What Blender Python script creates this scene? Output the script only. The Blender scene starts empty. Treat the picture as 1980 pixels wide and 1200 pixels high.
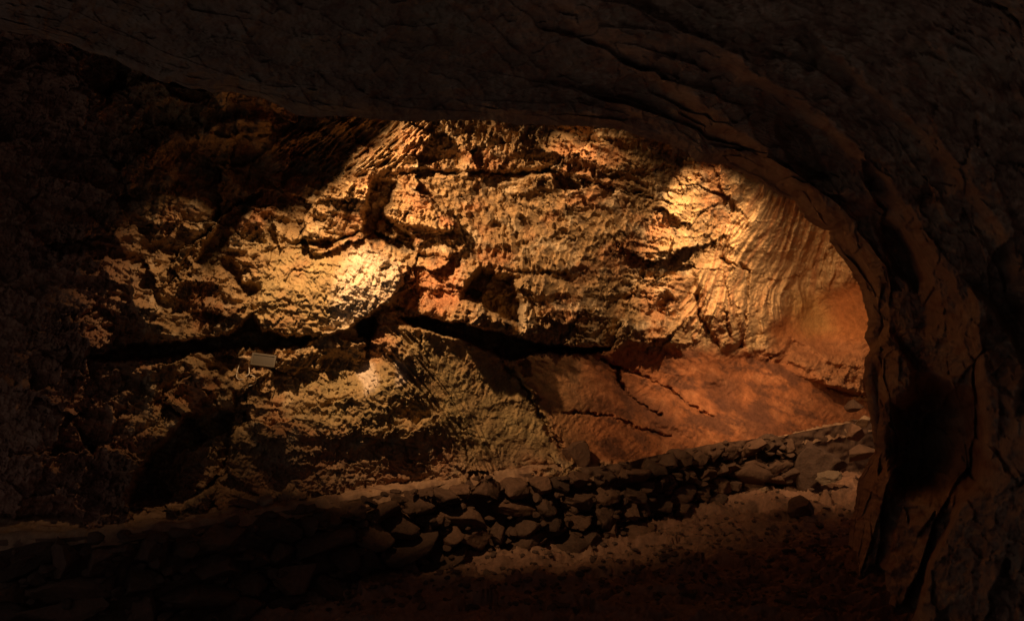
import bpy, bmesh, math, random
import numpy as np
from mathutils import Vector, Matrix, noise as mnoise

rnd = random.Random(11)
C = bpy.context.scene.collection
F, CX, CY = 1554.0, 990.0, 600.0        # focal length and optical axis used to survey the cave, eye at the origin
FLOOR, LEDGE = -2.10, -1.41

# ------------------------------------------------------------------ helpers
def P(px, py, d):
    return Vector(((px - CX) / F * d, d, (CY - py) / F * d))

def sm(a, b, x):
    t = np.clip((x - a) / (b - a), 0, 1)
    return t * t * (3 - 2 * t)

def _hash(ix, iy, seed):
    h = (ix.astype(np.int64) * 374761393 + iy.astype(np.int64) * 668265263 + seed * 1442695041) & 0xFFFFFFFF
    h = ((h ^ (h >> 13)) * 1274126177) & 0xFFFFFFFF
    h = ((h ^ (h >> 16)) * 2246822519) & 0xFFFFFFFF
    return (h ^ (h >> 15)) & 0xFFFFFFFF

def perlin(x, y, seed=0):
    x = np.asarray(x, np.float32); y = np.asarray(y, np.float32)
    xi = np.floor(x); yi = np.floor(y)
    fx = x - xi; fy = y - yi
    xi = xi.astype(np.int64); yi = yi.astype(np.int64)
    def g(dx, dy):
        a = _hash(xi + dx, yi + dy, seed).astype(np.float32) * np.float32(2 * math.pi / 4294967296.0)
        return np.cos(a) * (fx - dx) + np.sin(a) * (fy - dy)
    u = fx * fx * fx * (fx * (fx * 6 - 15) + 10)
    v = fy * fy * fy * (fy * (fy * 6 - 15) + 10)
    a = g(0, 0); b = g(1, 0); c = g(0, 1); d = g(1, 1)
    return 1.5 * ((a + (b - a) * u) + ((c + (d - c) * u) - (a + (b - a) * u)) * v)

def fbm(x, y, seed=0, octs=4, gain=0.5, ridged=False):
    s = 0; a = 1.0; t = 0
    for o in range(octs):
        n = perlin(x, y, seed + 17 * o)
        if ridged: n = 1 - 2 * np.abs(n)
        s = s + a * n; t += a; a *= gain
        x = x * 2.03 + 5.1; y = y * 2.03 + 3.7
    return s / t

def rot(x, y, deg, lx, ly):
    c, s = math.cos(math.radians(deg)), math.sin(math.radians(deg))
    return (x * c + y * s) / lx, (-x * s + y * c) / ly

def voronoi(x, y, seed=0, jit=0.9):
    xi = np.floor(x).astype(np.int64); yi = np.floor(y).astype(np.int64)
    f1 = np.full(x.shape, 9.0, np.float32); f2 = f1.copy(); cid = np.zeros(x.shape, np.float32)
    for dx in (-1, 0, 1):
        for dy in (-1, 0, 1):
            h = _hash(xi + dx, yi + dy, seed)
            jx = (h & 0xFFFF) / 65535.0; jy = (h >> 16) / 65535.0
            ddx = xi + dx + 0.5 + (jx - 0.5) * jit - x
            ddy = yi + dy + 0.5 + (jy - 0.5) * jit - y
            d = np.sqrt(ddx * ddx + ddy * ddy).astype(np.float32)
            near = d < f1
            f2 = np.where(near, f1, np.minimum(f2, d))
            cid = np.where(near, ((h * 7919) & 0xFFFF) / 65535.0, cid)
            f1 = np.where(near, d, f1)
    return f1, f2, cid

def facets(x, y, seed=0, step=1.0, tilt=1.0, jit=0.95):
    """broken rock: every cell a flat face with its own height and slope"""
    xi = np.floor(x).astype(np.int64); yi = np.floor(y).astype(np.int64)
    f1 = np.full(x.shape, 9.0, np.float32); out = np.zeros(x.shape, np.float32)
    for dx in (-1, 0, 1):
        for dy in (-1, 0, 1):
            h = _hash(xi + dx, yi + dy, seed); h2 = _hash(xi + dx, yi + dy, seed + 77)
            ox = (xi + dx + 0.5 + ((h & 0xFFFF) / 65535.0 - 0.5) * jit - x).astype(np.float32)
            oy = (yi + dy + 0.5 + ((h >> 16) / 65535.0 - 0.5) * jit - y).astype(np.float32)
            d = ox * ox + oy * oy
            gx = (h2 & 0x3FF) / 1023.0 - .5; gy = ((h2 >> 10) & 0x3FF) / 1023.0 - .5; c = ((h2 >> 20) & 0x3FF) / 1023.0 - .5
            near = d < f1
            out = np.where(near, step * c + tilt * 2 * (gx * ox + gy * oy), out)
            f1 = np.where(near, d, f1)
    return out.astype(np.float32)

def poly_sdf(X, Y, pts):
    """signed distance to a closed outline, negative inside"""
    n = len(pts); d = np.full(X.shape, 1e9, np.float32); s = np.ones(X.shape, np.float32)
    for i in range(n):
        ax, ay = pts[i]; bx, by = pts[i - 1]
        ex, ey = bx - ax, by - ay
        wx, wy = X - ax, Y - ay
        t = np.clip((wx * ex + wy * ey) / (ex * ex + ey * ey + 1e-9), 0, 1)
        qx, qy = wx - ex * t, wy - ey * t
        d = np.minimum(d, qx * qx + qy * qy)
        c1 = Y >= ay; c2 = Y < by; c3 = ex * wy > ey * wx
        flip = (c1 & c2 & c3) | (~c1 & ~c2 & ~c3)
        s = np.where(flip, -s, s)
    return s * np.sqrt(d)

def line_dist(X, Y, pts):
    d = np.full(X.shape, 1e9, np.float32); side = np.zeros(X.shape, np.float32)
    for (ax, ay), (bx, by) in zip(pts[:-1], pts[1:]):
        ex, ey = bx - ax, by - ay
        wx, wy = X - ax, Y - ay
        t = np.clip((wx * ex + wy * ey) / (ex * ex + ey * ey + 1e-9), 0, 1)
        q = (wx - ex * t) ** 2 + (wy - ey * t) ** 2
        side = np.where(q < d, np.sign(ex * wy - ey * wx), side)
        d = np.minimum(d, q)
    return np.sqrt(d), side

def region(X, Y, pts, soft):
    return sm(soft, -soft, poly_sdf(X, Y, pts))

def tps(ctrl, gx, gy):
    c = np.array(ctrl, float); p = c[:, :2] / 1000.0; z = c[:, 2]; n = len(c)
    def U(r2): return np.where(r2 < 1e-12, 0, r2 * np.log(r2 + 1e-12))
    K = U(((p[:, None] - p[None]) ** 2).sum(-1)) + np.eye(n) * 2e-3
    A = np.zeros((n + 3, n + 3)); A[:n, :n] = K; A[:n, n] = 1; A[:n, n + 1:] = p; A[n:, :n] = A[:n, n:].T
    w = np.linalg.solve(A, np.concatenate([z, np.zeros(3)]))
    q = np.stack([gx.ravel(), gy.ravel()], 1) / 1000.0
    out = w[n] + q @ w[n + 1:]
    for i in range(n):
        out += w[i] * U(((q - p[i]) ** 2).sum(-1))
    return out.reshape(gx.shape)

def upsample(Z, xs0, ys0, xs, ys):
    ix = np.clip(np.searchsorted(xs0, xs) - 1, 0, len(xs0) - 2); fx = (xs - xs0[ix]) / (xs0[ix + 1] - xs0[ix])
    iy = np.clip(np.searchsorted(ys0, ys) - 1, 0, len(ys0) - 2); fy = (ys - ys0[iy]) / (ys0[iy + 1] - ys0[iy])
    A = Z[iy][:, ix] * (1 - fx) + Z[iy][:, ix + 1] * fx
    B = Z[iy + 1][:, ix] * (1 - fx) + Z[iy + 1][:, ix + 1] * fx
    return A * (1 - fy[:, None]) + B * fy[:, None]

def tag(o, label=None, cat=None, group=None, kind=None):
    if label: o['label'] = label
    if cat: o['category'] = cat
    if group: o['group'] = group
    if kind: o['kind'] = kind
    return o

def mesh_np(name, co, quads, mat, col=None, parent=None, smooth=True):
    me = bpy.data.meshes.new(name)
    co = np.ascontiguousarray(co, np.float32).reshape(-1, 3); quads = np.ascontiguousarray(quads, np.int32)
    me.vertices.add(len(co)); me.vertices.foreach_set('co', co.ravel())
    n = len(quads)
    me.loops.add(n * 4); me.loops.foreach_set('vertex_index', quads.ravel())
    me.polygons.add(n); me.polygons.foreach_set('loop_start', np.arange(0, n * 4, 4, dtype=np.int32))
    me.polygons.foreach_set('use_smooth', np.full(n, smooth))
    me.update(calc_edges=True)
    if col is not None:
        a = me.color_attributes.new('rock', 'FLOAT_COLOR', 'POINT')
        c = np.ones((len(co), 4), np.float32); c[:, :3] = np.clip(col.reshape(-1, 3), 0.005, 0.9); a.data.foreach_set('color', c.ravel())
    me.materials.append(mat)
    o = bpy.data.objects.new(name, me); C.objects.link(o)
    if parent: o.parent = parent
    return o

def grid_quads(nr, nc):
    i = np.arange(nr * nc).reshape(nr, nc)
    return np.stack([i[:-1, :-1], i[1:, :-1], i[1:, 1:], i[:-1, 1:]], -1).reshape(-1, 4)

def sub_mesh(name, co, quads, mat, col, keep):
    q = quads[keep]
    used, inv = np.unique(q.ravel(), return_inverse=True)
    return mesh_np(name, co.reshape(-1, 3)[used], inv.reshape(-1, 4), mat, col.reshape(-1, 3)[used])

# ------------------------------------------------------------------ materials
def rock_material(name, color=None, rough=0.88, bump=0.35, dist=0.006, scale=70.0, spec=0.25, var=0.35):
    m = bpy.data.materials.new(name); m.use_nodes = True
    nt = m.node_tree; N = nt.nodes; L = nt.links
    b = N['Principled BSDF']; b.inputs['Roughness'].default_value = rough
    b.inputs['Specular IOR Level'].default_value = spec
    tc = N.new('ShaderNodeTexCoord')
    n1 = N.new('ShaderNodeTexNoise'); n1.inputs['Scale'].default_value = scale; n1.inputs['Detail'].default_value = 6; n1.inputs['Roughness'].default_value = 0.65
    n2 = N.new('ShaderNodeTexNoise'); n2.inputs['Scale'].default_value = scale * 0.21; n2.inputs['Detail'].default_value = 5
    for n in (n1, n2): L.new(tc.outputs['Object'], n.inputs['Vector'])
    mr = N.new('ShaderNodeMapRange'); mr.inputs['From Min'].default_value = 0.3; mr.inputs['From Max'].default_value = 0.7
    mr.inputs['To Min'].default_value = 1 - var; mr.inputs['To Max'].default_value = 1 + var
    ad = N.new('ShaderNodeMath'); ad.operation = 'MULTIPLY_ADD'; ad.inputs[1].default_value = 0.5
    L.new(n1.outputs['Fac'], ad.inputs[0])
    h2 = N.new('ShaderNodeMath'); h2.operation = 'MULTIPLY'; h2.inputs[1].default_value = 0.5
    L.new(n2.outputs['Fac'], h2.inputs[0]); L.new(h2.outputs[0], ad.inputs[2])
    L.new(ad.outputs[0], mr.inputs['Value'])
    mx = N.new('ShaderNodeVectorMath'); mx.operation = 'SCALE'
    if color is None:
        at = N.new('ShaderNodeAttribute'); at.attribute_name = 'rock'
        L.new(at.outputs['Color'], mx.inputs[0])
    else:
        cr = N.new('ShaderNodeMix'); cr.data_type = 'RGBA'
        cr.inputs[6].default_value = (color[0] * .5, color[1] * .55, color[2] * .62, 1); cr.inputs[7].default_value = (*color, 1)
        oi = N.new('ShaderNodeObjectInfo'); L.new(oi.outputs['Random'], cr.inputs[0])
        L.new(cr.outputs[2], mx.inputs[0])
    L.new(mr.outputs['Result'], mx.inputs['Scale'])
    L.new(mx.outputs[0], b.inputs['Base Color'])
    bp = N.new('ShaderNodeBump'); bp.inputs['Strength'].default_value = bump; bp.inputs['Distance'].default_value = dist
    L.new(ad.outputs[0], bp.inputs['Height']); L.new(bp.outputs['Normal'], b.inputs['Normal'])
    return m

M_WALL = rock_material('limestone_wall', bump=1.0, dist=0.02, scale=55, var=0.45)
M_ARCH = rock_material('arch_rock', bump=0.9, dist=0.02, scale=26, var=0.35)
M_GROUND = rock_material('cave_floor_earth', bump=0.9, dist=0.02, scale=30, var=0.4)
M_STONE = rock_material('wall_stone', color=(0.155, 0.083, 0.048), bump=1.0, dist=0.03, scale=34, var=0.35)
M_RUBBLE = rock_material('rubble_stone', color=(0.2, 0.11, 0.068), bump=1.0, dist=0.03, scale=34, var=0.4)
M_DARK = rock_material('dark_boulder', color=(0.11, 0.062, 0.04), bump=1.0, dist=0.04, scale=20, var=0.45)
M_PALE = rock_material('pale_stone', color=(0.34, 0.22, 0.13), bump=1.0, dist=0.03, scale=34, var=0.35)

def plain(name, color, rough=0.5, metal=0.0, spec=0.5):
    m = bpy.data.materials.new(name); m.use_nodes = True
    nt = m.node_tree; b = nt.nodes['Principled BSDF']
    n = nt.nodes.new('ShaderNodeTexNoise'); n.inputs['Scale'].default_value = 40; n.inputs['Detail'].default_value = 4
    r = nt.nodes.new('ShaderNodeMix'); r.data_type = 'RGBA'
    r.inputs[6].default_value = (*[c * 0.75 for c in color], 1); r.inputs[7].default_value = (*color, 1)
    nt.links.new(n.outputs['Fac'], r.inputs[0]); nt.links.new(r.outputs[2], b.inputs['Base Color'])
    b.inputs['Roughness'].default_value = rough; b.inputs['Metallic'].default_value = metal
    b.inputs['Specular IOR Level'].default_value = spec
    return m

# ------------------------------------------------------------------ the lit cave wall
STEP = 1.5
xs = np.arange(-320, 1860, STEP); ys = np.arange(-190, 1050, STEP)
CTRL = [
 # foot of the wall on the ledge
 (-320,1010,5.35),(-100,1008,5.45),(100,1005,5.5),(350,992,5.6),(480,978,5.8),(600,960,6.08),(750,940,6.44),(900,914,6.98),(1080,897,7.38),(1200,880,7.83),
 (1300,862,8.36),(1400,846,8.95),(1500,828,9.6),(1640,800,10.95),(1800,785,11.7),
 (600,1050,5.9),(1000,1040,7.1),(1400,1040,8.7),(1750,1040,11.0),(0,1050,5.3),
 # lower rocks, half way and at the gap
 (100,850,5.25),(300,800,5.55),(500,820,5.95),(740,730,6.28),(620,800,6.15),(860,790,6.8),(980,780,7.2),(1120,780,7.75),(1250,760,8.7),(1350,760,9.35),(1500,760,10.3),
 (300,690,5.75),(500,690,6.15),(700,670,6.45),(860,665,6.75),(1000,690,7.2),(1120,690,7.85),(1250,680,8.7),(1440,682,10.5),(1640,762,11.2),
 # the upper wall
 (300,620,5.45),(500,600,5.95),(620,640,6.2),(700,550,6.1),(800,590,6.55),(900,600,6.75),(1000,640,7.0),(1170,655,8.0),(1300,640,9.0),(1440,640,10.1),(1510,620,10.9),(1590,640,11.35),(1560,700,10.75),(1690,690,10.9),(1720,620,10.5),
 (300,450,5.45),(450,450,5.9),(600,450,6.25),(760,420,6.5),(950,430,6.95),(1150,430,7.6),(1300,430,8.4),(1450,450,9.5),(1570,540,11.2),(1670,540,10.3),
 (300,260,5.15),(500,260,5.5),(700,245,5.85),(950,240,6.2),(1150,250,6.75),(1300,280,7.5),(1450,340,8.7),(1550,410,9.9),(1700,490,9.9),
 (300,-40,4.6),(600,-40,4.9),(950,-40,5.2),(1300,-40,5.9),(1600,120,7.4),(1800,320,9.2),(1860,-40,7.0),(1860,650,10.6),
 (0,260,4.8),(0,650,5.05),(-320,650,4.45),(-320,250,4.1),(-320,-40,3.8),(0,-40,4.3),
]
x0 = np.arange(-330, 1881, 15.0); y0 = np.arange(-210, 1076, 15.0)
D0 = upsample(tps(CTRL, *np.meshgrid(x0, y0)), x0, y0, xs, ys)
X, Y = np.meshgrid(xs.astype(np.float32), ys.astype(np.float32))
MPP = (D0 / F).astype(np.float32)            # metres per surveyed unit at each spot
# break outlines so no traced edge is clean
wx = X + 8 * fbm(X / 70, Y / 70, 1, 3) + 7 * fbm(X / 17, Y / 17, 3, 4, .6)
wy = Y + 8 * fbm(X / 70, Y / 70, 2, 3) + 7 * fbm(X / 17, Y / 17, 4, 4, .6)

H = np.zeros_like(X)          # relief towards the eye, metres
def block(off, pts, soft=6, gx=0.0, gy=0.0):
    """raise (or sink) an outlined rock face; gx, gy tilt it, metres per 100 units"""
    p = np.array(pts, float); m = 60
    i0, i1 = np.searchsorted(ys, [p[:, 1].min() - m, p[:, 1].max() + m]); j0, j1 = np.searchsorted(xs, [p[:, 0].min() - m, p[:, 0].max() + m])
    s = np.s_[i0:i1, j0:j1]
    mk = region(wx[s], wy[s], pts, soft)
    cx, cy = p.mean(0)
    H[s] += mk * (off + gx * (X[s] - cx) / 100 + gy * (Y[s] - cy) / 100)
crackn = None
def groove(depth, pts, w=6, lip=0.0):
    p = np.array(pts, float); m = 60
    i0, i1 = np.searchsorted(ys, [p[:, 1].min() - m, p[:, 1].max() + m]); j0, j1 = np.searchsorted(xs, [p[:, 0].min() - m, p[:, 0].max() + m])
    s = np.s_[i0:i1, j0:j1]
    d, side = line_dist(wx[s] + 3 * fbm(X[s] / 9, Y[s] / 9, 15, 2), wy[s] + 3 * fbm(X[s] / 9, Y[s] / 9, 16, 2), pts)
    var = .3 + .7 * sm(-.4, .3, fbm(X[s] / 40, Y[s] / 40, 17, 3))
    H[s] -= depth * var * np.exp(-(d / (w * (.35 + .65 * var))) ** 2)
    if lip: H[s] += lip * var * np.exp(-((d - 1.2 * w) / (2.2 * w)) ** 2) * (side < 0)

# region masks -------------------------------------------------------------
GAP_TOP = [(-400,640),(180,680),(330,664),(430,648),(490,625),(560,645),(610,655),(690,640),(730,628),(780,628),(860,628),(1000,660),(1170,674),(1240,668),(1330,664),(1440,680),(1500,692),(1560,715),(1660,760),(1900,775)]
d_gap, side_gap = line_dist(X, Y, GAP_TOP)
lower = side_gap > 0                                        # below the long bedding gap
r_slab = region(wx, wy, [(1000,690),(1180,676),(1300,672),(1440,680),(1520,700),(1590,740),(1680,775),(1800,900),(1500,900),(1200,900),(1090,880),(1060,800)], 14)
r_scal = region(wx, wy, [(820,345),(1060,340),(1190,375),(1240,460),(1180,540),(1050,570),(940,520),(850,470)], 48)
r_flute = region(wx, wy, [(1530,370),(1620,440),(1640,540),(1570,590),(1500,640),(1450,690),(1340,680),(1300,620),(1330,540),(1400,440),(1470,350)], 22)
r_bowl = region(wx, wy, [(1480,640),(1540,585),(1660,540),(1720,600),(1700,690),(1600,690),(1500,680)], 18)
r_top = region(wx, wy, [(760,215),(1200,215),(1330,280),(1420,330),(1300,390),(1180,350),(1000,320),(800,318)], 18)
r_tl = region(wx, wy, [(520,270),(700,200),(860,215),(800,300),(760,340),(640,345),(520,340)], 18)
r_stri = sm(52, 18, line_dist(wx, wy, [(775,650),(800,700),(850,780),(900,850),(935,900)])[0]) * lower
r_bulge = region(wx, wy, [(770,640),(900,660),(970,695),(1010,740),(1060,810),(1090,880),(1000,905),(900,910),(850,800)], 14)
r_left = region(wx, wy, [(-340,150),(450,150),(470,640),(200,700),(-340,720)], 40)
r_plate = region(wx, wy, [(500,480),(640,480),(765,490),(780,560),(700,630),(620,655),(500,645)], 20)

r_low = region(wx, wy, [(560,720),(900,680),(1000,760),(1080,900),(900,930),(420,990),(440,850)], 40)
r_patch = region(wx, wy, [(675,700),(740,682),(790,700),(806,745),(760,775),(690,800)], 16)
# macro lumps
calm = (1 - r_slab) * (1 - r_bowl) * (1 - 0.7 * r_bulge) * (1 - .6 * r_low) * (1 - .8 * r_patch) * (1 - .75 * r_scal) * (1 - 0.75 * r_flute)
H += 0.10 * fbm(X / 190, Y / 130, 21, 3) * (1 - 0.6 * r_slab) * (1 - 0.8 * r_bowl)
u, v = rot(X, Y, 14, 95, 34)
H += 0.085 * fbm(u, v, 31, 3, ridged=True) * calm * (1 - 0.7 * r_plate)
# broken rock at four sizes, from big leaning planes down
jx, jy = wx + 10 * fbm(X / 26, Y / 26, 8, 3), wy + 8 * fbm(X / 26, Y / 26, 9, 3)
H += facets(*rot(jx, jy, -32, 210, 125), seed=4, step=.12, tilt=.30) * calm * (1 - .8 * r_plate) * (1 - .6 * r_top)
H += facets(*rot(jx, jy, 18, 88, 58), seed=5, step=.10, tilt=.20) * calm * (1 - 0.8 * r_plate)
H += facets(*rot(jx, jy, -50, 34, 17), seed=6, step=.022, tilt=.06) * calm * (1 - 0.6 * r_plate)
H += facets(*rot(jx, jy, 35, 11, 8.5), seed=16, step=.012, tilt=.03) * (1 - .85 * r_slab) * (1 - .8 * r_bowl) * (1 - .4 * r_bulge) * (1 - .5 * r_flute)

# scallops of the middle
ang = -28 + 55 * sm(800, 1150, X)
c_, s_ = np.cos(np.radians(ang)), np.sin(np.radians(ang))
su = ((X - 970) * c_ + (Y - 430) * s_); sv = (-(X - 970) * s_ + (Y - 430) * c_)
su = su + 9 * fbm(X / 34, Y / 34, 41, 3, .6); sv = sv + 9 * fbm(X / 34, Y / 34, 42, 4, .6)
f1, f2, cid = voronoi(su / 12, sv / 20, seed=7, jit=.8)
pu, pv = rot(X, Y, -62, 24, 13)
f1b, f2b, cidb = voronoi(pu + .7 * fbm(X/20, Y/20, 43, 2), pv + .7 * fbm(X/20, Y/20, 44, 2), seed=8)
f1c, f2c, cidc = voronoi(su / 21, sv / 30, seed=27, jit=1.0)
sv_m = .45 + .75 * sm(-.3, .3, fbm(X / 60, Y / 45, 46, 3))
H += r_scal * sv_m * (0.135 * np.minimum(f1, 0.8) ** 1.3 * (.55 + .7 * cid) + .06 * np.minimum(f1c, .9) ** 1.4)
pit = np.minimum(f1b, 0.8) ** 1.5
pitm = sm(-0.1, 0.4, fbm(X / 90, Y / 90, 45, 3))
H += 0.075 * pit * pitm * (1 - r_scal) * (1 - r_slab) * (1 - r_bowl) * (1 - r_flute) * (1 - 0.75 * r_plate) * (1 - 0.75 * r_bulge) * (1 - .5 * r_low)
# short vertical drips near the roof and along the lower fringe
H += r_top * 0.045 * fbm(*rot(X, Y, 8, 12, 30), 51, 3, ridged=True)
r_fringe = region(wx, wy, [(990,560),(1100,560),(1290,600),(1330,690),(1170,685),(1000,660)], 16)
H += r_fringe * 0.055 * fbm(X / 13, Y / 46, 52, 3, ridged=True)
H -= .26 * region(wx, wy, [(330,282),(520,286),(610,262),(745,236),(705,295),(640,342),(470,358),(330,365)], 22)
H += r_tl * 0.17 * fbm(*rot(X, Y, -38, 60, 11), 53, 3, ridged=True)
r_mid = region(wx, wy, [(1180,380),(1330,330),(1420,420),(1330,540),(1280,600),(1150,560)], 30)
H += r_mid * 0.04 * fbm(*rot(X, Y, -20, 12, 26), 54, 3, ridged=True)
# flowstone flutes fanning out from the upper right
yk = 560 + 90 * sm(1430, 1350, X)
fu = X - 0.62 * np.maximum(0, yk - Y) * (1 - .6 * sm(1470, 1600, X)) + 16 * fbm(X / 60, Y / 90, 65, 3)
fl = fbm(fu / 36, Y / 200, 61, 3, ridged=True); fl2 = fbm(fu / 8, Y / 80, 62, 3)
flv = .45 + .8 * sm(-.3, .3, fbm(X / 70, Y / 70, 67, 2))
H += r_flute * flv * (0.17 * fl + 0.035 * fl2 + .035 * fbm(X / 15, Y / 22, 68, 3))
# striated fold on the lower bulge
su = ((X - 780) * 230 - (Y - 660) * 160) / 280; sv = ((X - 780) * 160 + (Y - 660) * 230) / 280
su2 = su + 0.0007 * (sv - 120) ** 2
H += r_stri * 0.07 * fbm(su2 / 11, sv / 160, 63, 3, ridged=True)
H += 0.10 * np.exp(-(line_dist(X, Y, [(775,650),(815,720),(870,800),(935,880)])[0] / 45) ** 2) * lower
# slab: low waves, a few steps, smooth otherwise
u, v = rot(X, Y, 32, 120, 34)
H += r_slab * (0.045 * fbm(u, v, 71, 3) + 0.02 * fbm(*rot(X, Y, 24, 30, 13), 72, 4))
H += r_bulge * 0.03 * fbm(X / 34, Y / 26, 73, 3)
# everywhere: fine roughness
rough = 1 - 0.55 * r_slab - 0.5 * r_bowl - np.maximum(np.maximum(0.5 * r_bulge, .5 * r_low), .75 * r_patch) - 0.3 * r_flute - .5 * r_plate
patchy = .18 + 1.15 * sm(-.22, .32, fbm(X / 115, Y / 85, 83, 3))
qx, qy = X + 9 * fbm(X / 40, Y / 40, 84, 2), Y + 9 * fbm(X / 40, Y / 40, 85, 2)
streak = fbm(*rot(qx, qy, -64, 34, 9), 86, 4, .6)
streak2 = fbm(*rot(qx, qy, -40, 30, 9), 87, 4, .6)
mixs = sm(1000, 1250, X)
rough = rough * (1 - .6 * r_stri)
H += (0.055 * (streak * (1 - mixs) + streak2 * mixs) * (1 - .8 * r_scal) + 0.022 * fbm(X / 5, Y / 5, 82, 3, .6)) * rough * patchy

# traced faces, hollows and gaps ---------------------------------------------
block(.13, [(268,405),(290,372),(318,365),(345,385),(395,386),(420,402),(412,432),(386,450),(366,498),(330,480),(292,440)], 9, gx=.14, gy=-.05)
block(.15, [(255,520),(300,486),(360,520),(415,498),(470,560),(490,600),(462,636),(400,655),(340,660),(290,640),(250,590)], 5, gx=.03, gy=.08)
block(.13, [(440,425),(498,412),(524,468),(505,560),(470,545),(440,480)], 5, gx=.12)
block(-.30, [(418,440),(470,385),(505,372),(470,420),(440,470),(402,525),(380,505)], 6)
block(.10, [(462,362),(640,352),(718,338),(705,440),(640,470),(560,462),(500,440)], 4, gx=.08)
block(.20, [(520,470),(640,478),(700,448),(735,490),(768,512),(780,545),(742,590),(700,622),(620,655),(500,645),(492,600),(510,540)], 4, gx=.06)
block(-.34, [(722,345),(765,352),(752,396),(735,418),(800,455),(806,486),(765,482),(704,440),(706,400)], 4)
block(.15, [(768,350),(800,366),(842,400),(882,428),(895,452),(832,442),(738,422),(752,390)], 4, gy=.12)
block(-.65, [(925,522),(990,536),(1008,590),(1004,626),(950,603),(890,574),(905,545)], 9)
block(.08, [(890,505),(940,500),(1000,518),(1010,534),(985,534),(925,520),(900,540),(880,545)], 5)
block(.08, [(775,308),(860,298),(960,300),(1062,302),(1130,320),(1200,338),(1290,370),(1330,330),(1200,230),(900,215),(770,230)], 7)
block(.16, [(884,572),(898,560),(912,578),(950,600),(1002,630),(985,642),(940,634),(870,622)], 3)
block(-.75, [(770,617),(820,611),(900,627),(1000,655),(1060,670),(1180,673),(1178,679),(1040,680),(990,694),(962,688),(900,657),(840,645)], 4)
block(-.42, [(170,690),(260,668),(330,663),(440,648),(492,606),(505,642),(600,652),(600,660),(560,668),(440,674),(330,684),(220,700)], 6)
block(-.34, [(690,622),(722,612),(735,632),(712,652),(690,648)], 4)
block(-.18, [(1068,340),(1105,345),(1120,362),(1085,364)], 4)
block(.10, [(960,355),(1062,333),(1074,345),(1060,366),(990,380)], 5)
block(.09, [(690,705),(742,682),(784,700),(800,740),(760,772),(700,790),(676,762)], 30, gy=.06)
block(-.5, [(332,838),(356,804),(420,788),(448,800),(452,850),(440,905),(408,945),(350,980),(248,972),(262,920),(292,880)], 7)
block(-.2, [(440,800),(480,820),(530,880),(570,940),(540,975),(420,975)], 34)
block(.14, [(210,770),(300,742),(372,800),(330,836),(292,880),(252,940),(205,900)], 8, gx=.05)
block(.14, [(250,720),(330,690),(392,700),(420,760),(360,800),(300,760)], 7, gx=.06, gy=-.05)
block(-.16, [(450,762),(474,758),(478,830),(452,836)], 6)
block(.10, [(358,700),(380,706),(420,770),(400,776)], 5)
block(-.2, [(1252,610),(1290,560),(1300,572),(1272,640),(1250,650)], 5)
block(-.13, [(1000,700),(1018,690),(1024,724),(1006,742)], 5)
block(.10, [(1020,532),(1100,548),(1104,566),(1060,575),(1010,560)], 5)
block(.12, [(1340,520),(1420,500),(1440,560),(1436,660),(1392,672),(1360,600)], 7)
block(-.12, [(1530,660),(1600,700),(1660,715),(1655,745),(1590,735),(1500,700)], 6)
block(.20, [(1570,728),(1640,715),(1700,720),(1700,760),(1640,758)], 5)
block(.15, [(352,255),(430,232),(520,228),(524,252),(440,272),(356,274)], 4)
groove(.17, [(775,336),(860,330),(960,334),(1062,330),(1130,350),(1200,366),(1290,392)], 5, lip=.10)
groove(.10, [(735,520),(800,490),(860,500),(930,515),(1000,524),(1090,528)], 5, lip=.03)
groove(.2, [(1395,498),(1412,510),(1446,522),(1446,590),(1438,640),(1428,672)], 3.5)
groove(.16, [(1345,570),(1352,610),(1372,640),(1388,668)], 4)
groove(.16, [(1404,590),(1402,630),(1412,650)], 3)
groove(.12, [(1600,748),(1640,762),(1690,770)], 4)
groove(.2, [(1160,695),(1195,712),(1196,740),(1230,775),(1275,800)], 4)
groove(.13, [(1180,705),(1250,728),(1290,750),(1330,780),(1380,805)], 3)
groove(.13, [(1090,800),(1130,800),(1180,805),(1240,830),(1300,842)], 3.5)
groove(.2, [(958,682),(1000,728),(1040,800),(1075,850),(1100,880)], 5, lip=.05)
groove(.08, [(812,650),(814,680),(835,710)], 3)
groove(.05, [(750,790),(756,840),(758,860)], 2.5)
groove(.05, [(705,845),(760,858),(800,862)], 2)
groove(.06, [(870,800),(895,840),(905,885)], 3)
groove(.05, [(520,470),(600,486),(640,478)], 3)
groove(.05, [(395,450),(372,488),(352,510)], 2.5)
block(-.08, [(1370,745),(1400,740),(1420,770),(1390,780)], 8)
block(-.07, [(1260,815),(1310,830),(1330,850),(1280,842)], 7)
H = np.where(X < 170, H * (0.55 + 0.45 * sm(0, 170, X)), H)
Dw = D0 - H
# colour of the rock, with some light and shade painted in ----------------------------------------------------
def mixc(c, k, m):
    return c + (np.array(k, np.float32) - c) * m[..., None]
col = np.zeros(X.shape + (3,), np.float32) + np.array((0.37, 0.24, 0.112), np.float32)
n1 = fbm(X / 120, Y / 90, 101, 4); n2 = fbm(X / 45, Y / 38, 102, 4); n3 = fbm(X / 18, Y / 22, 103, 3)
col = mixc(col, (0.40, 0.19, 0.085), sm(-.05, .35, n1) * .75)                     # iron stain
col = mixc(col, (0.58, 0.45, 0.27), sm(.05, .45, n2) * .7)                        # calcite
col = mixc(col, (0.15, 0.10, 0.06), sm(.12, .42, n3) * .65)                        # dark crust
olive = np.maximum(region(wx, wy, [(480,460),(660,450),(690,620),(600,660),(480,650)], 40), np.maximum(.9 * r_bulge, region(wx, wy, [(560,690),(900,690),(960,850),(700,850),(560,800)], 40)))
col = mixc(col, (0.33, 0.235, 0.10), olive * (0.45 + .45 * sm(-.3, .3, n2)))
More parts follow.
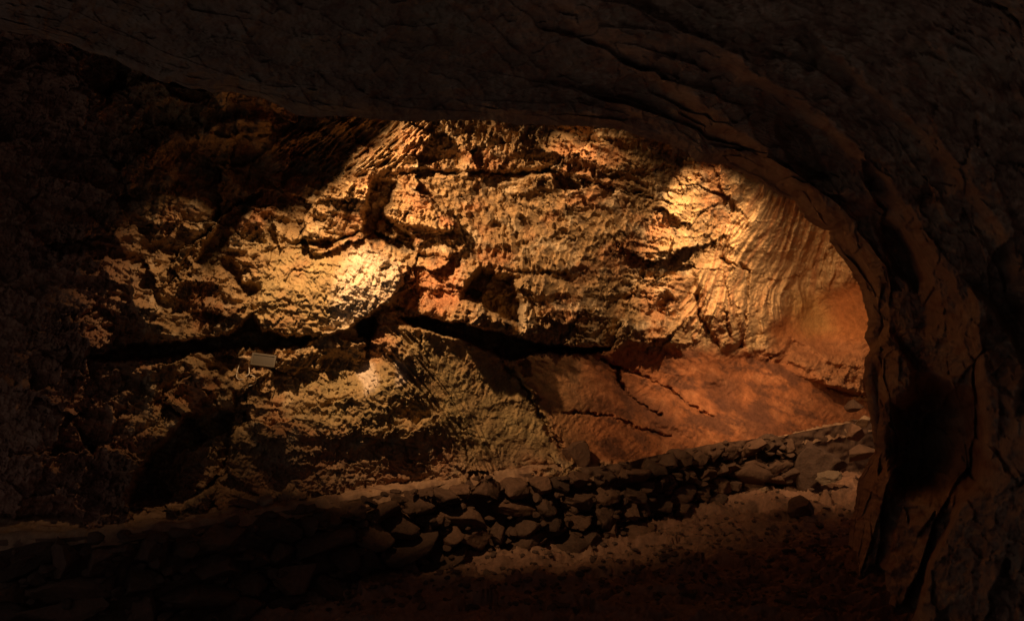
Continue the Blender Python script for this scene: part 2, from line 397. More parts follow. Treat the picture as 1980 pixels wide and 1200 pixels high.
col = mixc(col, (0.66, 0.53, 0.37), region(wx, wy, [(690,470),(770,510),(780,545),(740,590),(690,620),(640,640),(650,540)], 18) * .85)
col = mixc(col, (0.70, 0.56, 0.42), region(wx, wy, [(690,720),(720,700),(735,740),(705,762)], 8) * .8)
col = mixc(col, (0.70, 0.56, 0.42), region(wx, wy, [(764,694),(784,704),(786,740),(768,748)], 6) * .85)
col = mixc(col, (0.45, 0.2, 0.09), region(wx, wy, [(842,412),(872,418),(884,440),(858,436)], 5) * .8)
col = mixc(col, (0.42, 0.18, 0.08), region(wx, wy, [(780,520),(880,515),(900,560),(860,600),(780,600)], 20) * .7)
col = mixc(col, (0.57, 0.37, 0.18), r_flute * (.5 + .4 * sm(-.3, .3, fl2)))
col = mixc(col, (0.40, 0.20, 0.09), r_flute * sm(-.05, .3, fbm(fu / 15, Y / 240, 64, 3)) * .85)
col = mixc(col, (0.42, 0.165, 0.055), r_bowl * .95)
col = mixc(col, (0.40, 0.26, 0.09), region(wx, wy, [(1530,560),(1590,570),(1610,640),(1560,650),(1520,600)], 25) * .6)
col = mixc(col, (0.34, 0.15, 0.065), region(wx, wy, [(1460,680),(1540,655),(1720,660),(1740,780),(1600,750),(1500,715)], 14) * .9)
col = mixc(col, (0.345, 0.122, 0.045), r_slab * .95)
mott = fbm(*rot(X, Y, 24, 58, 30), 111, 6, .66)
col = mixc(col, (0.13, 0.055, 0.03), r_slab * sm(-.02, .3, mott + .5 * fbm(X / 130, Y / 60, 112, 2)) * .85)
col = mixc(col, (0.55, 0.25, 0.11), r_slab * sm(.05, .4, -mott) * .4)
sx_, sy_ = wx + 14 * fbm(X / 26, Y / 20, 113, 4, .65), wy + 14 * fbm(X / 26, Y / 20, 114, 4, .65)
for dark_patch in ([(1175,735),(1225,748),(1300,800),(1340,850),(1280,846),(1230,800)], [(1355,722),(1425,735),(1440,795),(1385,800)], [(1435,785),(1500,798),(1530,850),(1440,858)], [(1100,760),(1180,770),(1200,800),(1110,800)]):
    col = mixc(col, (0.12, 0.048, 0.026), region(sx_, sy_, dark_patch, 16) * .72)  # dark patches in the colour, the broad diagonal one a painted shadow
col = mixc(col, (0.40, 0.24, 0.10), r_slab * sm(1180, 1040, X) * .7)
col = mixc(col, (0.22, 0.115, 0.07), lower * sm(820, 900, Y + 26 * n1) * sm(1150, 1000, X) * .55)    # darker brown towards the foot
col = mixc(col, (0.36, 0.19, 0.125), sm(330, 150, X + 40 * n1) * .8)  # left end's colour lifted to offset the deep shade there
pts_w = np.stack([(X - CX) / F * Dw, Dw, (CY - Y) / F * Dw], -1)
quads = grid_quads(len(ys), len(xs))
face_lower = lower[:-1, :-1].ravel()
joint_x = np.interp(Y, [600, 690, 730, 800, 850, 885, 1050], [955, 966, 1002, 1042, 1076, 1104, 1150])
face_right = (X > joint_x)[:-1, :-1].ravel()
# leave out the wall that lies under the ledge
deep = (pts_w[..., 2] < LEDGE - 0.18)[:-1, :-1].ravel()
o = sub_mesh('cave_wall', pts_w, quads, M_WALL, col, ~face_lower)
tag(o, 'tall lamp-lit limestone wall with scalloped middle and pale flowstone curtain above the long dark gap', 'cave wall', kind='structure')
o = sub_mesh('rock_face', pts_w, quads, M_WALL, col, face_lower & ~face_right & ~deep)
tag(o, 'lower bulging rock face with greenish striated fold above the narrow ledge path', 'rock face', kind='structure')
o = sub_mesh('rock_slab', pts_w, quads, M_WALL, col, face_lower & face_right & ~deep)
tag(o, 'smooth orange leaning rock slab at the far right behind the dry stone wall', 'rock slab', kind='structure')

# wall depth lookup for things fixed to it
def wall_d(px, py):
    return float(Dw[int(np.searchsorted(ys, py)), int(np.searchsorted(xs, px))])

# ------------------------------------------------------------------ the near arch (roof and right-hand wall of the passage)
ARCH = [ # lip px, py, depth   outer px, py, depth
 (-420,-80,3.3, -1100,-300,1.6),(-100,20,3.5, -600,-500,1.6),(180,105,3.65, -100,-600,1.6),(350,165,3.7, 200,-600,1.6),(540,210,3.75, 450,-600,1.6),(740,233,3.8, 700,-600,1.7),
 (880,232,3.95, 860,-600,1.7),(1000,240,4.1, 1000,-600,1.7),(1110,243,4.3, 1170,-600,1.75),(1200,250,4.5, 1350,-600,1.8),(1262,270,4.7, 1520,-600,1.8),(1330,295,4.9, 1750,-600,1.8),
 (1345,312,5.0, 1800,-600,1.8),(1400,320,5.15, 1980,-560,1.8),(1462,345,5.4, 2200,-500,1.8),(1505,376,5.6, 2380,-360,1.8),(1534,386,5.75, 2480,-250,1.8),(1556,420,6.0, 2560,-100,1.85),
 (1584,442,6.1, 2600,30,1.9),(1602,446,6.15, 2620,80,1.9),(1602,462,6.2, 2640,130,1.9),(1628,498,6.3, 2680,240,1.95),(1652,532,6.4, 2700,350,2.0),(1666,562,6.45, 2720,430,2.05),
 (1674,600,6.5, 2740,500,2.1),(1678,630,6.55, 2750,570,2.1),(1671,652,6.6, 2760,620,2.1),(1685,676,6.6, 2770,670,2.1),(1671,692,6.65, 2780,710,2.1),(1668,730,6.7, 2790,780,2.1),
 (1678,770,6.75, 2800,860,2.1),(1684,820,6.8, 2800,960,2.1),(1692,868,6.85, 2800,1060,2.1),(1672,900,6.9, 2800,1140,2.1),(1660,930,6.9, 2800,1220,2.1),(1652,980,6.9, 2800,1320,2.1),
 (1640,1050,6.9, 2800,1500,2.1),(1620,1150,6.8, 2800,1800,2.1)]
A = np.array(ARCH, float)
seg = np.concatenate([[0], np.cumsum(np.hypot(np.diff(A[:, 0]), np.diff(A[:, 1])))])
NT, NS = 1150, 520
tt = np.linspace(0, seg[-1], NT)
At = np.stack([np.interp(tt, seg, A[:, k]) for k in range(6)], 1)
k = np.ones(25) / 25
for c in (3, 4, 5, 2):
    a = np.concatenate([np.full(12, At[0, c]), At[:, c], np.full(12, At[-1, c])]); At[:, c] = np.convolve(a, k, 'valid')
s = np.linspace(0, 1, NS) ** 1.9
T, S = np.meshgrid(tt, s, indexing='ij')
px = At[:, 0:1] + (At[:, 3:4] - At[:, 0:1]) * S
py = At[:, 1:2] + (At[:, 4:5] - At[:, 1:2]) * S
inv = 1 / At[:, 2:3] + (1 / At[:, 5:6] - 1 / At[:, 2:3]) * S
d = 1 / inv
AX, AY = px.astype(np.float32), py.astype(np.float32)
lipw = sm(0.0, 0.05, S)
fade = sm(0.0, 0.035, S)
rib_s = np.sqrt(S) * 7
wv = 0.9 * fbm(T / 300, S * 6, 201, 4)
hr = fbm(T / 420 + 0.9 * S, rib_s + wv, 202, 5, ridged=True)
ribm = .25 + .75 * sm(850, 1300, AX)
ajx, ajy = AX + 14 * fbm(AX / 90, AY / 90, 206, 2), AY + 14 * fbm(AX / 90, AY / 90, 216, 2)
fin = .7 + .3 * sm(700, 1200, AX)
Ha = fade * (0.05 * hr * ribm + 0.22 * fbm(AX / 260, AY / 230, 203, 3) + 0.05 * fbm(AX / 80, AY / 60, 204, 4, ridged=True) * fin + 0.095 * fbm(AX / 34, AY / 30, 205, 6, .68) * fin + .018 * fbm(AX / 9, AY / 9, 215, 3, .6))
Ha += fade * ribm * (facets(T / 330 + .25 * fbm(AX / 90, AY / 90, 217, 2) + 2.2 * S, np.sqrt(S) * 7.5 + .0011 * T, seed=9, step=.16, tilt=.34)
                    + facets(T / 120 + .25 * fbm(AX / 60, AY / 60, 218, 2) + 2 * S, np.sqrt(S) * 17 + .0016 * T, seed=12, step=.05, tilt=.12))
Ha += fade * fin * (facets(*rot(ajx, ajy, 40, 46, 26), seed=10, step=.02, tilt=.07))
wax = AX + 10 * fbm(AX / 60, AY / 60, 207, 3); way = AY + 10 * fbm(AX / 60, AY / 60, 208, 3)
def ablock(off, pts, soft=6, gx=0, gy=0):
    p = np.array(pts, float); cx, cy = p.mean(0)
    mk = region(wax, way, pts, soft)
    return mk * (off + gx * (AX - cx) / 100 + gy * (AY - cy) / 100)
def aridge(off, pts, w):
    dd, sd = line_dist(wax, way, pts)
    return off * np.exp(-(dd / w) ** 2 * np.where(sd > 0, 1.0, 0.16))      # steep above the edge, a long face below it
Ha += aridge(.26, [(1130,40),(1250,110),(1320,165),(1400,230),(1500,300),(1560,372),(1620,430)], 22)
Ha += aridge(.30, [(1420,110),(1520,170),(1610,235),(1680,300),(1740,370),(1790,440),(1850,540),(1900,660)], 20)
Ha += aridge(.26, [(1600,90),(1720,190),(1800,255),(1850,300),(1920,400),(1980,520)], 20)
Ha += aridge(.20, [(1640,380),(1700,385),(1760,450),(1800,540),(1860,640),(1900,740)], 16)
Ha += ablock(-.25, [(1500,235),(1560,260),(1600,340),(1560,345),(1520,300)], 8)
Ha += ablock(-.22, [(1690,420),(1740,440),(1790,530),(1770,560),(1720,500)], 10)
Ha += ablock(-1.1, [(1735,790),(1800,740),(1890,780),(1900,930),(1820,960),(1735,940)], 26)          # dark recess at the foot of the wall
Ha += ablock(.30, [(1690,680),(1720,640),(1770,720),(1760,800),(1750,800),(1720,770)], 10, gx=.1)
Ha += ablock(.35, [(1880,560),(1930,600),(1990,720),(1960,800),(1900,740)], 10)
NEAR = [(1886,690),(1898,780),(1902,860),(1896,925),(1852,980),(1805,1070),(1768,1200),(1740,1400),(2900,1800),(2900,500),(2100,560),(1960,640)]
Ha += region(wax, way, NEAR, 7) * 0.9 * sm(620, 820, AY)                                               # the nearer buttress
dA = d - Ha * np.clip(d / 5.0, .4, 1.2)
dA = np.maximum(dA, 1.0)
front = np.stack([(px - CX) / F * dA, dA, (CY - py) / F * dA], -1)
# ragged lip: a little notch noise across the edge, and the back of the shell
jag = 5 * fbm(tt / 60, tt * 0, 211, 4) + 3.5 * fbm(tt / 11, tt * 0, 212, 3) * sm(450, 760, At[:, 0]) + 34 * fbm(tt / 170, tt * 0, 213, 4, .6) * sm(800, 420, At[:, 0]) + 8 * fbm(tt / 110, tt * 0, 214, 3) * sm(1250, 900, At[:, 0])
ox = At[:, 3] - At[:, 0]; oy = At[:, 4] - At[:, 1]; on = np.hypot(ox, oy); ox /= on; oy /= on
jf = np.exp(-S * 30)
front_px = px + (ox * jag)[:, None] * jf; front_py = py + (oy * jag)[:, None] * jf
front = np.stack([(front_px - CX) / F * dA, dA, (CY - front_py) / F * dA], -1)
back = []
for q in np.linspace(0.04, 1, 26):
    off = 3 + 900 * max(0, q - .18) ** 1.5 + 10 * q
    dd = At[:, 2] + 0.03 + 0.20 * min(1, q / .3) + 0.1 * q
    bx = At[:, 0] + ox * (jag + off); by = At[:, 1] + oy * (jag + off)
    back.append(np.stack([(bx - CX) / F * dd, dd, (CY - by) / F * dd], -1))
back = np.stack(back[::-1], 1)
allp = np.concatenate([back, front], 1)
ncol = fbm(AX / 90, AY / 80, 221, 4); ncol2 = fbm(AX / 26, AY / 24, 222, 3)
acol = np.zeros(AX.shape + (3,), np.float32) + np.array((0.27, 0.175, 0.115), np.float32)
acol = mixc(acol, (0.31, 0.225, 0.15), sm(-.1, .4, ncol))
acol = mixc(acol, (0.20, 0.10, 0.06), sm(.1, .4, ncol2) * .7)
acol *= (.78 + .57 * sm(700, 1250, AX))[..., None]  # light balance put into the colour: roof dimmed at left, right side brightened
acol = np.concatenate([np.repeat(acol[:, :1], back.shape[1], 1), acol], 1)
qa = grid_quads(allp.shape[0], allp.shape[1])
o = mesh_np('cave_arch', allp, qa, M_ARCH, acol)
tag(o, 'dark overhanging rock arch with slanting ribs framing the lit chamber, running down the right side', 'rock arch', kind='structure')

# ------------------------------------------------------------------ ground
NR, NC = 620, 900
gd = np.geomspace(2.2, 13.5, NR); gpx = np.linspace(-500, 2500, NC)
GP, GD = np.meshgrid(gpx, gd)
GX = (GP - CX) / F * GD; GY = GD
def ground_z(gx, gy):
    gx = np.asarray(gx, np.float32); gy = np.asarray(gy, np.float32)
    z = FLOOR + 0.06 * fbm(gx / 1.7, gy / 1.1, 301, 3)
    u, v = gx * .94 + gy * .34, -gx * .34 + gy * .94
    z = z + 0.09 * fbm(u / 0.9, v / 0.32, 302, 4, ridged=True)
    f1, f2, cid = voronoi(u / 0.42 + .4 * fbm(gx / .3, gy / .3, 303, 2), v / 0.2, seed=31)
    z = z + facets(u / .5 + .4 * fbm(gx / .3, gy / .3, 306, 2), v / .26 + .3 * fbm(gx / .2, gy / .2, 307, 2), seed=33, step=.022, tilt=.075)
    f1, f2, cid = voronoi(gx / 0.13 + .3 * fbm(gx / .1, gy / .1, 305, 2), gy / 0.1, seed=32)
    z = z + facets(gx / .15 + .3 * fbm(gx / .1, gy / .1, 308, 2), gy / .1, seed=34, step=.012, tilt=.03) + 0.02 * fbm(gx / .07, gy / .06, 304, 4, .6)
    # a low hump that rises to the far right, with a step facing the eye
    hump = np.exp(-(((gx - 2.4) / 1.3) ** 2 + ((gy - 8.4) / .75) ** 2))
    return z + 0.08 * hump + 0.02 * fbm(gx / .035, gy / .03, 309, 2)
GZ = ground_z(GX, GY)
gp = np.stack([GX, GY, GZ], -1)
g1 = fbm(GX / .9, GY / .6, 311, 4); g2 = fbm(GX / .15, GY / .1, 312, 3)
gcol = np.zeros(GX.shape + (3,), np.float32) + np.array((0.25, 0.135, 0.082), np.float32)
gcol = mixc(gcol, (0.28, 0.16, 0.095), sm(0, .4, g1) * .7)
gcol = mixc(gcol, (0.14, 0.08, 0.05), sm(.1, .4, g2) * .7)
tag(mesh_np('ground', gp, grid_quads(NR, NC), M_GROUND, gcol), 'dim uneven cave floor of trodden rock and rubble', 'cave floor', kind='structure')

# ------------------------------------------------------------------ ledge path on top of the dry stone wall
FRONT = [(-420,1040),(-100,1040),(60,1036),(200,1028),(350,1019),(480,993),(600,973),(700,957),(820,938),(950,916),(1080,905),(1200,892),(1300,869),(1400,851),(1520,838),(1640,815),(1760,800)]
fr = np.array([(x, 1.41 * F / (y - CY)) for x, y in FRONT])
def front_d(x): return np.interp(x, fr[:, 0], fr[:, 1])
def front_pt(x): dd = front_d(x); return (x - CX) / F * dd, dd
ux = np.linspace(-420, 1740, 1100); vv = np.linspace(0, 1, 60)
UX, VV = np.meshgrid(ux, vv, indexing='ij')
fd = np.interp(UX, fr[:, 0], fr[:, 1])
fd = np.apply_along_axis(lambda a: np.convolve(np.pad(a, 30, 'edge'), np.ones(61) / 61, 'valid'), 0, fd)
LD = fd + 0.02 + VV * 1.0
LX = (UX - CX) / F * fd + VV * 0.15
LZ = LEDGE + 0.022 * fbm(LX / .35, LD / .2, 321, 4) + 0.008 * fbm(LX / .05, LD / .05, 322, 3) + 0.02 * sm(.25, .0, VV) * fbm(LX / .2, LD * 0, 323, 3)
LZ = LZ - .09 * sm(1090, 1180, UX)
LZ = LZ + .03 * facets(LX / .16, LD / .1, seed=36, step=.5, tilt=.8)
LZ = np.where(VV < .06, LZ - .09 * (1 - VV / .06), LZ)
lp = np.stack([LX, LD, LZ], -1)
lcol = np.zeros(LX.shape + (3,), np.float32) + np.array((0.33, 0.2, 0.115), np.float32)
lcol = mixc(lcol, (0.2, 0.11, 0.065), sm(0, .4, fbm(LX / .2, LD / .1, 324, 4)))
tag(mesh_np('path', lp, grid_quads(*LX.shape)[:, ::-1], M_GROUND, lcol), 'narrow earth ledge running along the foot of the lit wall on top of the dry stone wall', 'ledge path', kind='structure')

# ------------------------------------------------------------------ stones
def stone_mesh(name, size, seed, sub=4, cuts=9, rough=.05, boxy=0.0):
    r = random.Random(seed)
    bm = bmesh.new(); bmesh.ops.create_icosphere(bm, subdivisions=sub, radius=1.0)
    planes = []
    for i in range(cuts):
        n = Vector((r.gauss(0, 1), r.gauss(0, 1), r.gauss(0, 1))).normalized(); planes.append((n, r.uniform(.42, .80)))
    off = Vector((r.uniform(-50, 50), r.uniform(-50, 50), r.uniform(-50, 50)))
    for v in bm.verts:
        p = v.co.copy()
        if boxy: p = p.lerp(p / max(abs(p.x), abs(p.y), abs(p.z)), boxy)
        for n, dd in planes:
            e = p.dot(n) - dd
            if e > 0: p -= n * e * .985
        k = 1 + rough * 1.6 * mnoise.noise(p * 1.6 + off) + rough * mnoise.noise(p * 4 + off) + rough * .9 * mnoise.noise(p * 9 + off) + rough * .5 * mnoise.noise(p * 19 + off)
        p *= k
        v.co = Vector((p.x * size[0], p.y * size[1], p.z * size[2]))
    for f in bm.faces: f.smooth = True
    me = bpy.data.meshes.new(name); bm.to_mesh(me); bm.free()
    return me
def stone_obj(name, loc, size, seed, mat, rotz=0.0, tilt=(0, 0), parent=None, **kw):
    me = stone_mesh(name, size, seed, **kw); me.materials.append(mat)
    o = bpy.data.objects.new(name, me); C.objects.link(o)
    o.location = loc; o.rotation_euler = (tilt[0], tilt[1], rotz)
    if parent: o.parent = parent
    return o

dw = bpy.data.objects.new('dry_stone_wall', None); C.objects.link(dw); dw.location = (0, 0, 0)
tag(dw, 'low dry stone retaining wall of rough dark stones holding up the ledge path', 'stone wall')
core = []
cx_ = np.linspace(-300, 1759, 560); cv = np.linspace(0, 1, 50)
CU, CV = np.meshgrid(cx_, cv, indexing='ij')
cd = np.interp(CU, fr[:, 0], fr[:, 1]) + .05
cX = (CU - CX) / F * np.interp(CU, fr[:, 0], fr[:, 1])
cz = LEDGE - 0.03 + (FLOOR - .1 - LEDGE) * CV
cd = cd - .10 * CV + .05 * fbm(cX / .13, cz / .1, 331, 3)
ccol = np.zeros(cX.shape + (3,), np.float32) + np.array((0.14, 0.08, 0.05), np.float32)
mesh_np('rubble_core', np.stack([cX, cd, cz], -1), grid_quads(*cX.shape), M_GROUND, ccol, parent=dw)
# courses of stones, laid along the curve of the wall
path = [front_pt(x) for x in np.linspace(-40, 1520, 600)]
arc = np.concatenate([[0], np.cumsum([math.dist(a, b) for a, b in zip(path[:-1], path[1:])])])
pxy = np.array(path)
nst = 0; z = LEDGE - .01
sizes = [.19, .17, .19, .18]
for ci, hgt in enumerate(sizes):
    a = rnd.uniform(0, .1)
    while a < arc[-1]:
        w = rnd.choice((.17, .24, .3, .4)) * rnd.uniform(.85, 1.2) * (1 + .1 * ci)
        if nst >= 112: break
        am = a + w / 2
        x = np.interp(am, arc, pxy[:, 0]); y = np.interp(am, arc, pxy[:, 1])
        x2 = np.interp(am + .1, arc, pxy[:, 0]); y2 = np.interp(am + .1, arc, pxy[:, 1])
        hh = hgt * rnd.uniform(.8, 1.15)
        top = z + (rnd.uniform(-.02, .035) if ci == 0 else rnd.uniform(-.02, .02))
        stone_obj('stone', (x, y - .05 - .03 * ci + rnd.uniform(-.03, .03), top - hh * .52 - .02), (w * .60, .17, hh * .64), 500 + nst, M_STONE,
                  rotz=math.atan2(y2 - y, x2 - x) + rnd.uniform(-.2, .2), tilt=(rnd.uniform(-.2, .2), rnd.uniform(-.35, .35)), parent=dw, sub=4, cuts=13, rough=.06)
        nst += 1
        a += w * rnd.uniform(.92, 1.02)
    z -= hgt * .93
# small packing stones pushed into the joints
bm = bmesh.new()
for i in range(420):
    am = rnd.uniform(0, arc[-1]); x = np.interp(am, arc, pxy[:, 0]); y = np.interp(am, arc, pxy[:, 1])
    zz = rnd.uniform(FLOOR + .02, LEDGE + .01); r_ = rnd.uniform(.02, .06)
    m = Matrix.Translation((x, y - .15 + .05 * (zz - FLOOR) + rnd.uniform(-.05, .03), zz)) @ Matrix.Rotation(rnd.uniform(0, 6.3), 4, 'Z') @ Matrix.Rotation(rnd.uniform(-.5, .5), 4, 'X') @ Matrix.Diagonal((r_ * rnd.uniform(.9, 1.9), r_, r_ * rnd.uniform(.5, .9), 1))
    vs = bmesh.ops.create_icosphere(bm, subdivisions=2, radius=1)['verts']
    n_ = [(Vector((rnd.gauss(0, 1), rnd.gauss(0, 1), rnd.gauss(0, 1))).normalized(), rnd.uniform(.4, .8)) for _ in range(8)]
    for v in vs:
        for n, dd in n_:
            e = v.co.dot(n) - dd
            if e > 0: v.co -= n * e
        v.co = m @ v.co
me = bpy.data.meshes.new('packing_stones'); bm.to_mesh(me); bm.free(); me.materials.append(M_STONE)
pk = bpy.data.objects.new('packing_stones', me); C.objects.link(pk); pk.parent = dw; pk['kind'] = 'stuff'

def gz(x, y): return float(ground_z(np.array([x]), np.array([y]))[0])
def on_floor(px_, py_):
    dd = -FLOOR * F / (py_ - CY); return (px_ - CX) / F * dd, dd
def boulder(name, px_, py_, size, seed, mat, label, cat='boulder', group=None, rotz=0, tilt=(0, 0), d_=None, zc=None, **kw):
    x, y = on_floor(px_, py_)
    if d_: x, y = (px_ - CX) / F * d_, d_
    zz = gz(x, y) + size[2] * .62 if zc is None else zc
    o = stone_obj(name, (x, y, zz), size, seed, mat, rotz, tilt, **kw)
    return tag(o, label, cat, group)

# the larger rocks the photo shows one by one
boulder('boulder', 1582, 950, (.33, .30, .31), 921, M_DARK, 'large square dark boulder with a flat face in the far stone wall', d_=9.15, zc=-1.78, cuts=9, rough=.08, rotz=.12, boxy=.6)
boulder('boulder', 1136, 985, (.30, .26, .25), 902, M_STONE, 'big dark angular boulder at the foot of the stone wall near the middle', d_=8.0, zc=-1.88, cuts=8, rough=.04)
boulder('boulder', 1150, 930, (.24, .2, .17), 903, M_STONE, 'dark wedge boulder resting against the top of the stone wall in the middle', d_=7.9, zc=-1.56, cuts=8, rough=.05, rotz=.5)
boulder('boulder', 1108, 890, (.17, .15, .16), 904, M_STONE, 'upright pinkish block standing on the ledge where path and slab meet', d_=7.45, zc=-1.33, cuts=7, rough=.04, tilt=(.1, .3))
boulder('boulder', 1440, 935, (.30, .2, .22), 905, M_STONE, 'rounded dark boulder in the stone wall left of the square block', d_=8.75, zc=-1.78, cuts=9, rough=.04)
boulder('boulder', 1556, 1012, (.17, .15, .15), 906, M_STONE, 'round dark boulder lying alone on the floor at the foot of the right wall', d_=7.9, cuts=10, rough=.04)
boulder('stone', 1604, 940, (.15, .11, .07), 907, M_PALE, 'flat pale stone catching the lamp light in front of the square boulder', 'stone', d_=8.75, zc=-1.82, cuts=14, rough=.09, tilt=(.15, -.16))
boulder('stone', 1478, 990, (.07, .06, .045), 908, M_PALE, 'small pale stone on the floor below the rounded boulder', 'stone', d_=8.55)
boulder('stone', 1655, 860, (.16, .14, .12), 909, M_STONE, 'dark rock perched on the ledge end beside the arch foot', 'stone', d_=9.9, zc=-1.50, rotz=.6)
boulder('stone', 1672, 845, (.12, .12, .09), 910, M_PALE, 'light topped rock wedged between the ledge end and the arch', 'stone', d_=10.1, zc=-1.38, rotz=.3)
boulder('stone', 1660, 885, (.22, .16, .11), 911, M_STONE, 'long reddish rock slanting down from the ledge end to the arch foot', 'stone', d_=9.4, zc=-1.66, tilt=(0, -.35))
boulder('stone', 1655, 820, (.14, .14, .09), 915, M_STONE, 'dark flat rock lying on the far tip of the slab', 'stone', d_=10.6, zc=-1.26, tilt=(0, -.2))
boulder('stone', 897, 906, (.062, .05, .052), 912, M_STONE, 'small round dark stone on the ledge path against the bulging rock', 'stone', d_=6.88, zc=LEDGE + .035)
boulder('stone', 470, 968, (.12, .06, .045), 913, M_STONE, 'thin flat stone lying on the ledge path beside the dark hollow', 'stone', d_=5.75, zc=LEDGE + .03, tilt=(.1, .2))
boulder('stone', 512, 962, (.10, .06, .035), 914, M_PALE, 'lighter flat stone tilted on the ledge path right of the thin flat stone', 'stone', d_=5.82, zc=LEDGE + .035, tilt=(.2, -.25))
boulder('stone', 1300, 985, (.12, .09, .07), 916, M_STONE, 'angular brown stone on the lit strip of floor before the wall', 'stone', d_=8.3)
boulder('stone', 1215, 995, (.14, .08, .05), 917, M_STONE, 'low flat stone on the floor beside the big angular boulder', 'stone', d_=8.05)
boulder('stone', 1140, 1060, (.10, .09, .06), 918, M_STONE, 'lone brown stone in the dim open middle of the floor', 'stone')

# scattered rubble nobody could count
bm = bmesh.new()
for i in range(1800):
    px_ = rnd.uniform(560, 1700); 
    py_ = rnd.uniform(965, 1190)
    x, y = on_floor(px_, py_)
    if y > front_d(px_) - .16: continue
    r_ = rnd.uniform(.008, .03) * (1.5 if rnd.random() < .12 else 1)
    m = Matrix.Translation((x, y, gz(x, y) + r_ * .25)) @ Matrix.Rotation(rnd.uniform(0, 6.3), 4, 'Z') @ Matrix.Diagonal((r_ * rnd.uniform(.8, 1.8), r_, r_ * rnd.uniform(.4, .8), 1))
    vs = bmesh.ops.create_icosphere(bm, subdivisions=2, radius=1, matrix=Matrix.Identity(4))['verts']
    n_ = [(Vector((rnd.gauss(0, 1), rnd.gauss(0, 1), rnd.gauss(0, 1))).normalized(), rnd.uniform(.45, .8)) for _ in range(6)]
    for v in vs:
        for n, dd in n_:
            e = v.co.dot(n) - dd
            if e > 0: v.co -= n * e
        v.co = m @ v.co
me = bpy.data.meshes.new('rubble'); bm.to_mesh(me); bm.free(); me.materials.append(M_RUBBLE)
o = bpy.data.objects.new('rubble', me); C.objects.link(o)
tag(o, 'small broken rubble scattered over the cave floor', 'rubble', kind='stuff')

# ------------------------------------------------------------------ floodlight fixed to the rock, switched off
M_HOUS = plain('floodlight_housing', (0.10, 0.075, 0.042), .5, .2)
M_GLASS = plain('floodlight_glass', (0.07, 0.05, 0.024), .4)
M_CABLE = plain('cable_sheath', (0.8, 0.7, 0.54), .5)
def box_obj(name, size, mat, parent, loc=(0, 0, 0), bev=.004, rx=0):
    bm = bmesh.new(); bmesh.ops.create_cube(bm, size=1)
    for v in bm.verts: v.co = Vector((v.co.x * size[0], v.co.y * size[1], v.co.z * size[2]))
    bmesh.ops.bevel(bm, geom=bm.edges[:], offset=bev, segments=2, affect='EDGES')
    me = bpy.data.meshes.new(name); bm.to_mesh(me); bm.free(); me.materials.append(mat)
    o = bpy.data.objects.new(name, me); C.objects.link(o); o.parent = parent; o.location = loc; o.rotation_euler = (rx, 0, 0)
    return o
def frame_obj(name, w, h, t, dep, mat, parent, loc):
    bm = bmesh.new()
    for (sx, sz, lx, lz) in ((w, t, 0, h / 2 - t / 2), (w, t, 0, -h / 2 + t / 2), (t, h - 2 * t, w / 2 - t / 2, 0), (t, h - 2 * t, -w / 2 + t / 2, 0)):
        vs = bmesh.ops.create_cube(bm, size=1)['verts']
        for v in vs: v.co = Vector((v.co.x * sx + lx, v.co.y * dep, v.co.z * sz + lz))
    me = bpy.data.meshes.new(name); bm.to_mesh(me); bm.free(); me.materials.append(mat)
    o = bpy.data.objects.new(name, me); C.objects.link(o); o.parent = parent; o.location = loc
    return o
def tube(name, pts, r, mat, parent=None):
    cu = bpy.data.curves.new(name, 'CURVE'); cu.dimensions = '3D'; cu.bevel_depth = r; cu.bevel_resolution = 3
    sp = cu.splines.new('NURBS'); sp.points.add(len(pts) - 1); sp.use_endpoint_u = True; sp.order_u = 3
    for p, q in zip(sp.points, pts): p.co = (*q, 1)
    tmp = bpy.data.objects.new(name, cu); C.objects.link(tmp)
    dg = bpy.context.evaluated_depsgraph_get(); me = bpy.data.meshes.new_from_object(tmp.evaluated_get(dg))
    bpy.data.objects.remove(tmp)
    me.name = name; me.materials.clear(); me.materials.append(mat)
    for f in me.polygons: f.use_smooth = True
    o = bpy.data.objects.new(name, me); C.objects.link(o)
    if parent: o.parent = parent
    return o
fdp = min(wall_d(a, b) for a in (490, 510, 530) for b in (686, 697, 708)) - .05
fl_ = bpy.data.objects.new('floodlight', None); C.objects.link(fl_); fl_.location = P(510, 697, fdp)
fl_.rotation_euler = (math.radians(-18), math.radians(8), math.radians(8))
tag(fl_, 'small rectangular floodlight with dull glass, fixed unlit to the rock beside pale cable loops', 'floodlight')
box_obj('housing', (.165, .05, .082), M_HOUS, fl_, (0, .012, 0), .008)
frame_obj('bezel', .172, .09, .012, .012, M_HOUS, fl_, (0, -.019, 0))
box_obj('glass', (.147, .006, .065), M_GLASS, fl_, (0, -.0165, 0), .001)
for sx in (-1, 1): box_obj('bracket_arm', (.006, .10, .018), M_HOUS, fl_, (sx * .092, .04, 0), .001)
box_obj('driver_box', (.07, .03, .04), M_HOUS, fl_, (0, .05, 0), .004)
def wp(px_, py_, o_=.03): return P(px_, py_, min(wall_d(px_ + a, py_ + b) for a in (-3, 0, 3) for b in (-3, 0, 3)) - o_)
tag(tube('cable', [wp(464, 700), wp(460, 712), wp(457, 725), wp(458, 731), wp(464, 734), wp(472, 732)], .0032, M_CABLE), 'short pale cable bent into a hook at the far left of the floodlight', 'cable')
tag(tube('cable', [wp(481, 695), wp(481, 705), wp(482, 715), wp(482, 722), wp(478, 726), wp(474, 727)], .0032, M_CABLE), 'pale cable hanging straight down just beside the floodlight', 'cable')
tag(tube('cable', [wp(484, 724), wp(491, 726), wp(495, 732), wp(495, 738), wp(490, 744), wp(481, 746)], .0036, M_CABLE), 'round loop of pale cable on the rock below the floodlight', 'cable')

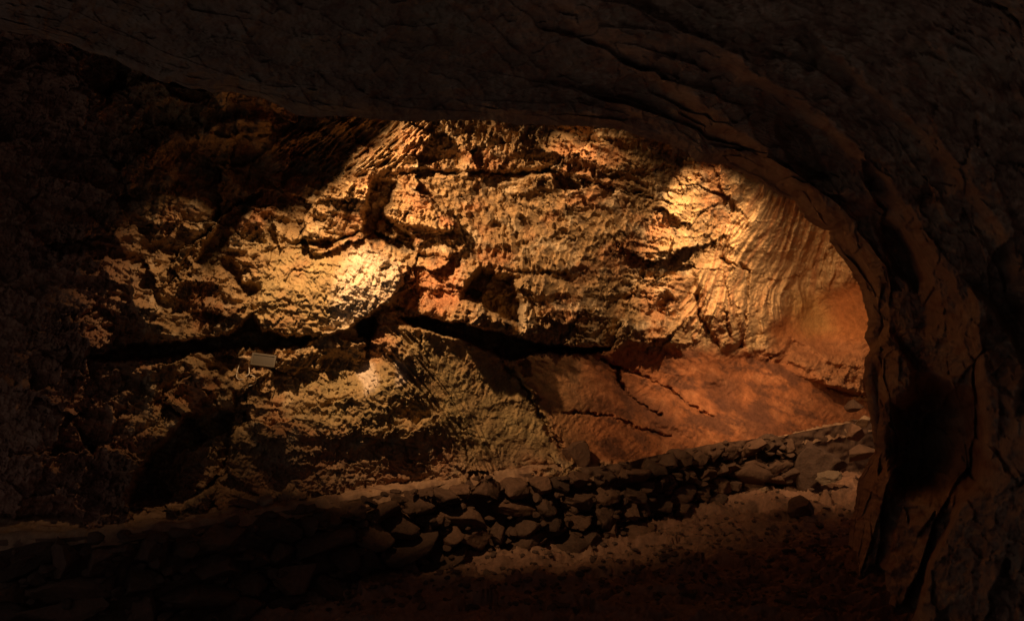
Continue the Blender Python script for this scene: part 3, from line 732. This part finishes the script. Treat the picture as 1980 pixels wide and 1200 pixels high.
# ------------------------------------------------------------------ light: warm show-cave lamps hidden behind the lip of the arch
def spot(name, loc, aim, watts, angle, blend, color, size=.04, sx=1.0, sy=1.0):
    l = bpy.data.lights.new(name, 'SPOT'); l.energy = watts; l.spot_size = math.radians(angle); l.spot_blend = blend
    l.color = color; l.shadow_soft_size = size
    o = bpy.data.objects.new(name, l); C.objects.link(o); o.location = loc
    o.rotation_euler = (Vector(aim) - Vector(loc)).to_track_quat('-Z', 'Y').to_euler()
    o.scale = (sx, sy, 1)
    return o
AMB = (1.0, 0.60, 0.30)
LAMPS = [('lamp', P(520, 180, 4.6), P(330, 660, 5.65), 80, 46, 1.1),
         ('lamp', P(600, 165, 4.7), P(745, 635, 6.3), 390, 51, 1.8),
         ('lamp', P(615, 200, 4.75), P(1000, 475, 7.0), 440, 50, 1.6),
         ('lamp', P(1215, 200, 6.0), P(1140, 500, 7.7), 100, 58, 2.6),
         ('lamp', P(1430, 270, 7.2), P(1430, 690, 9.6), 420, 74, 1.9),
         ('lamp', P(1530, 340, 8.2), P(1540, 740, 10.2), 180, 84, 1.9)]
for nm, a, b, e, an, sx in LAMPS: spot(nm, a, b, e, an, 1, AMB, .02, sx, 1)

w = bpy.data.worlds.new('World'); bpy.context.scene.world = w; w.use_nodes = True
bg = w.node_tree.nodes['Background']; bg.inputs['Color'].default_value = (1.0, .86, .88, 1); bg.inputs['Strength'].default_value = .068

# ------------------------------------------------------------------ camera
cam = bpy.data.cameras.new('camera'); co = bpy.data.objects.new('camera', cam); C.objects.link(co)
co.location = (0, 0, 0); co.rotation_euler = (math.radians(90), 0, 0)
cam.sensor_width = 36; cam.lens = F / 1980 * 36; cam.clip_start = .05; cam.clip_end = 200
sc = bpy.context.scene; sc.camera = co
sc.view_settings.view_transform = 'Standard'; sc.view_settings.look = 'None'; sc.view_settings.gamma = 1; sc.view_settings.exposure = -0.15
sc.cycles.max_bounces = 6; sc.cycles.diffuse_bounces = 5; sc.cycles.use_denoising = True
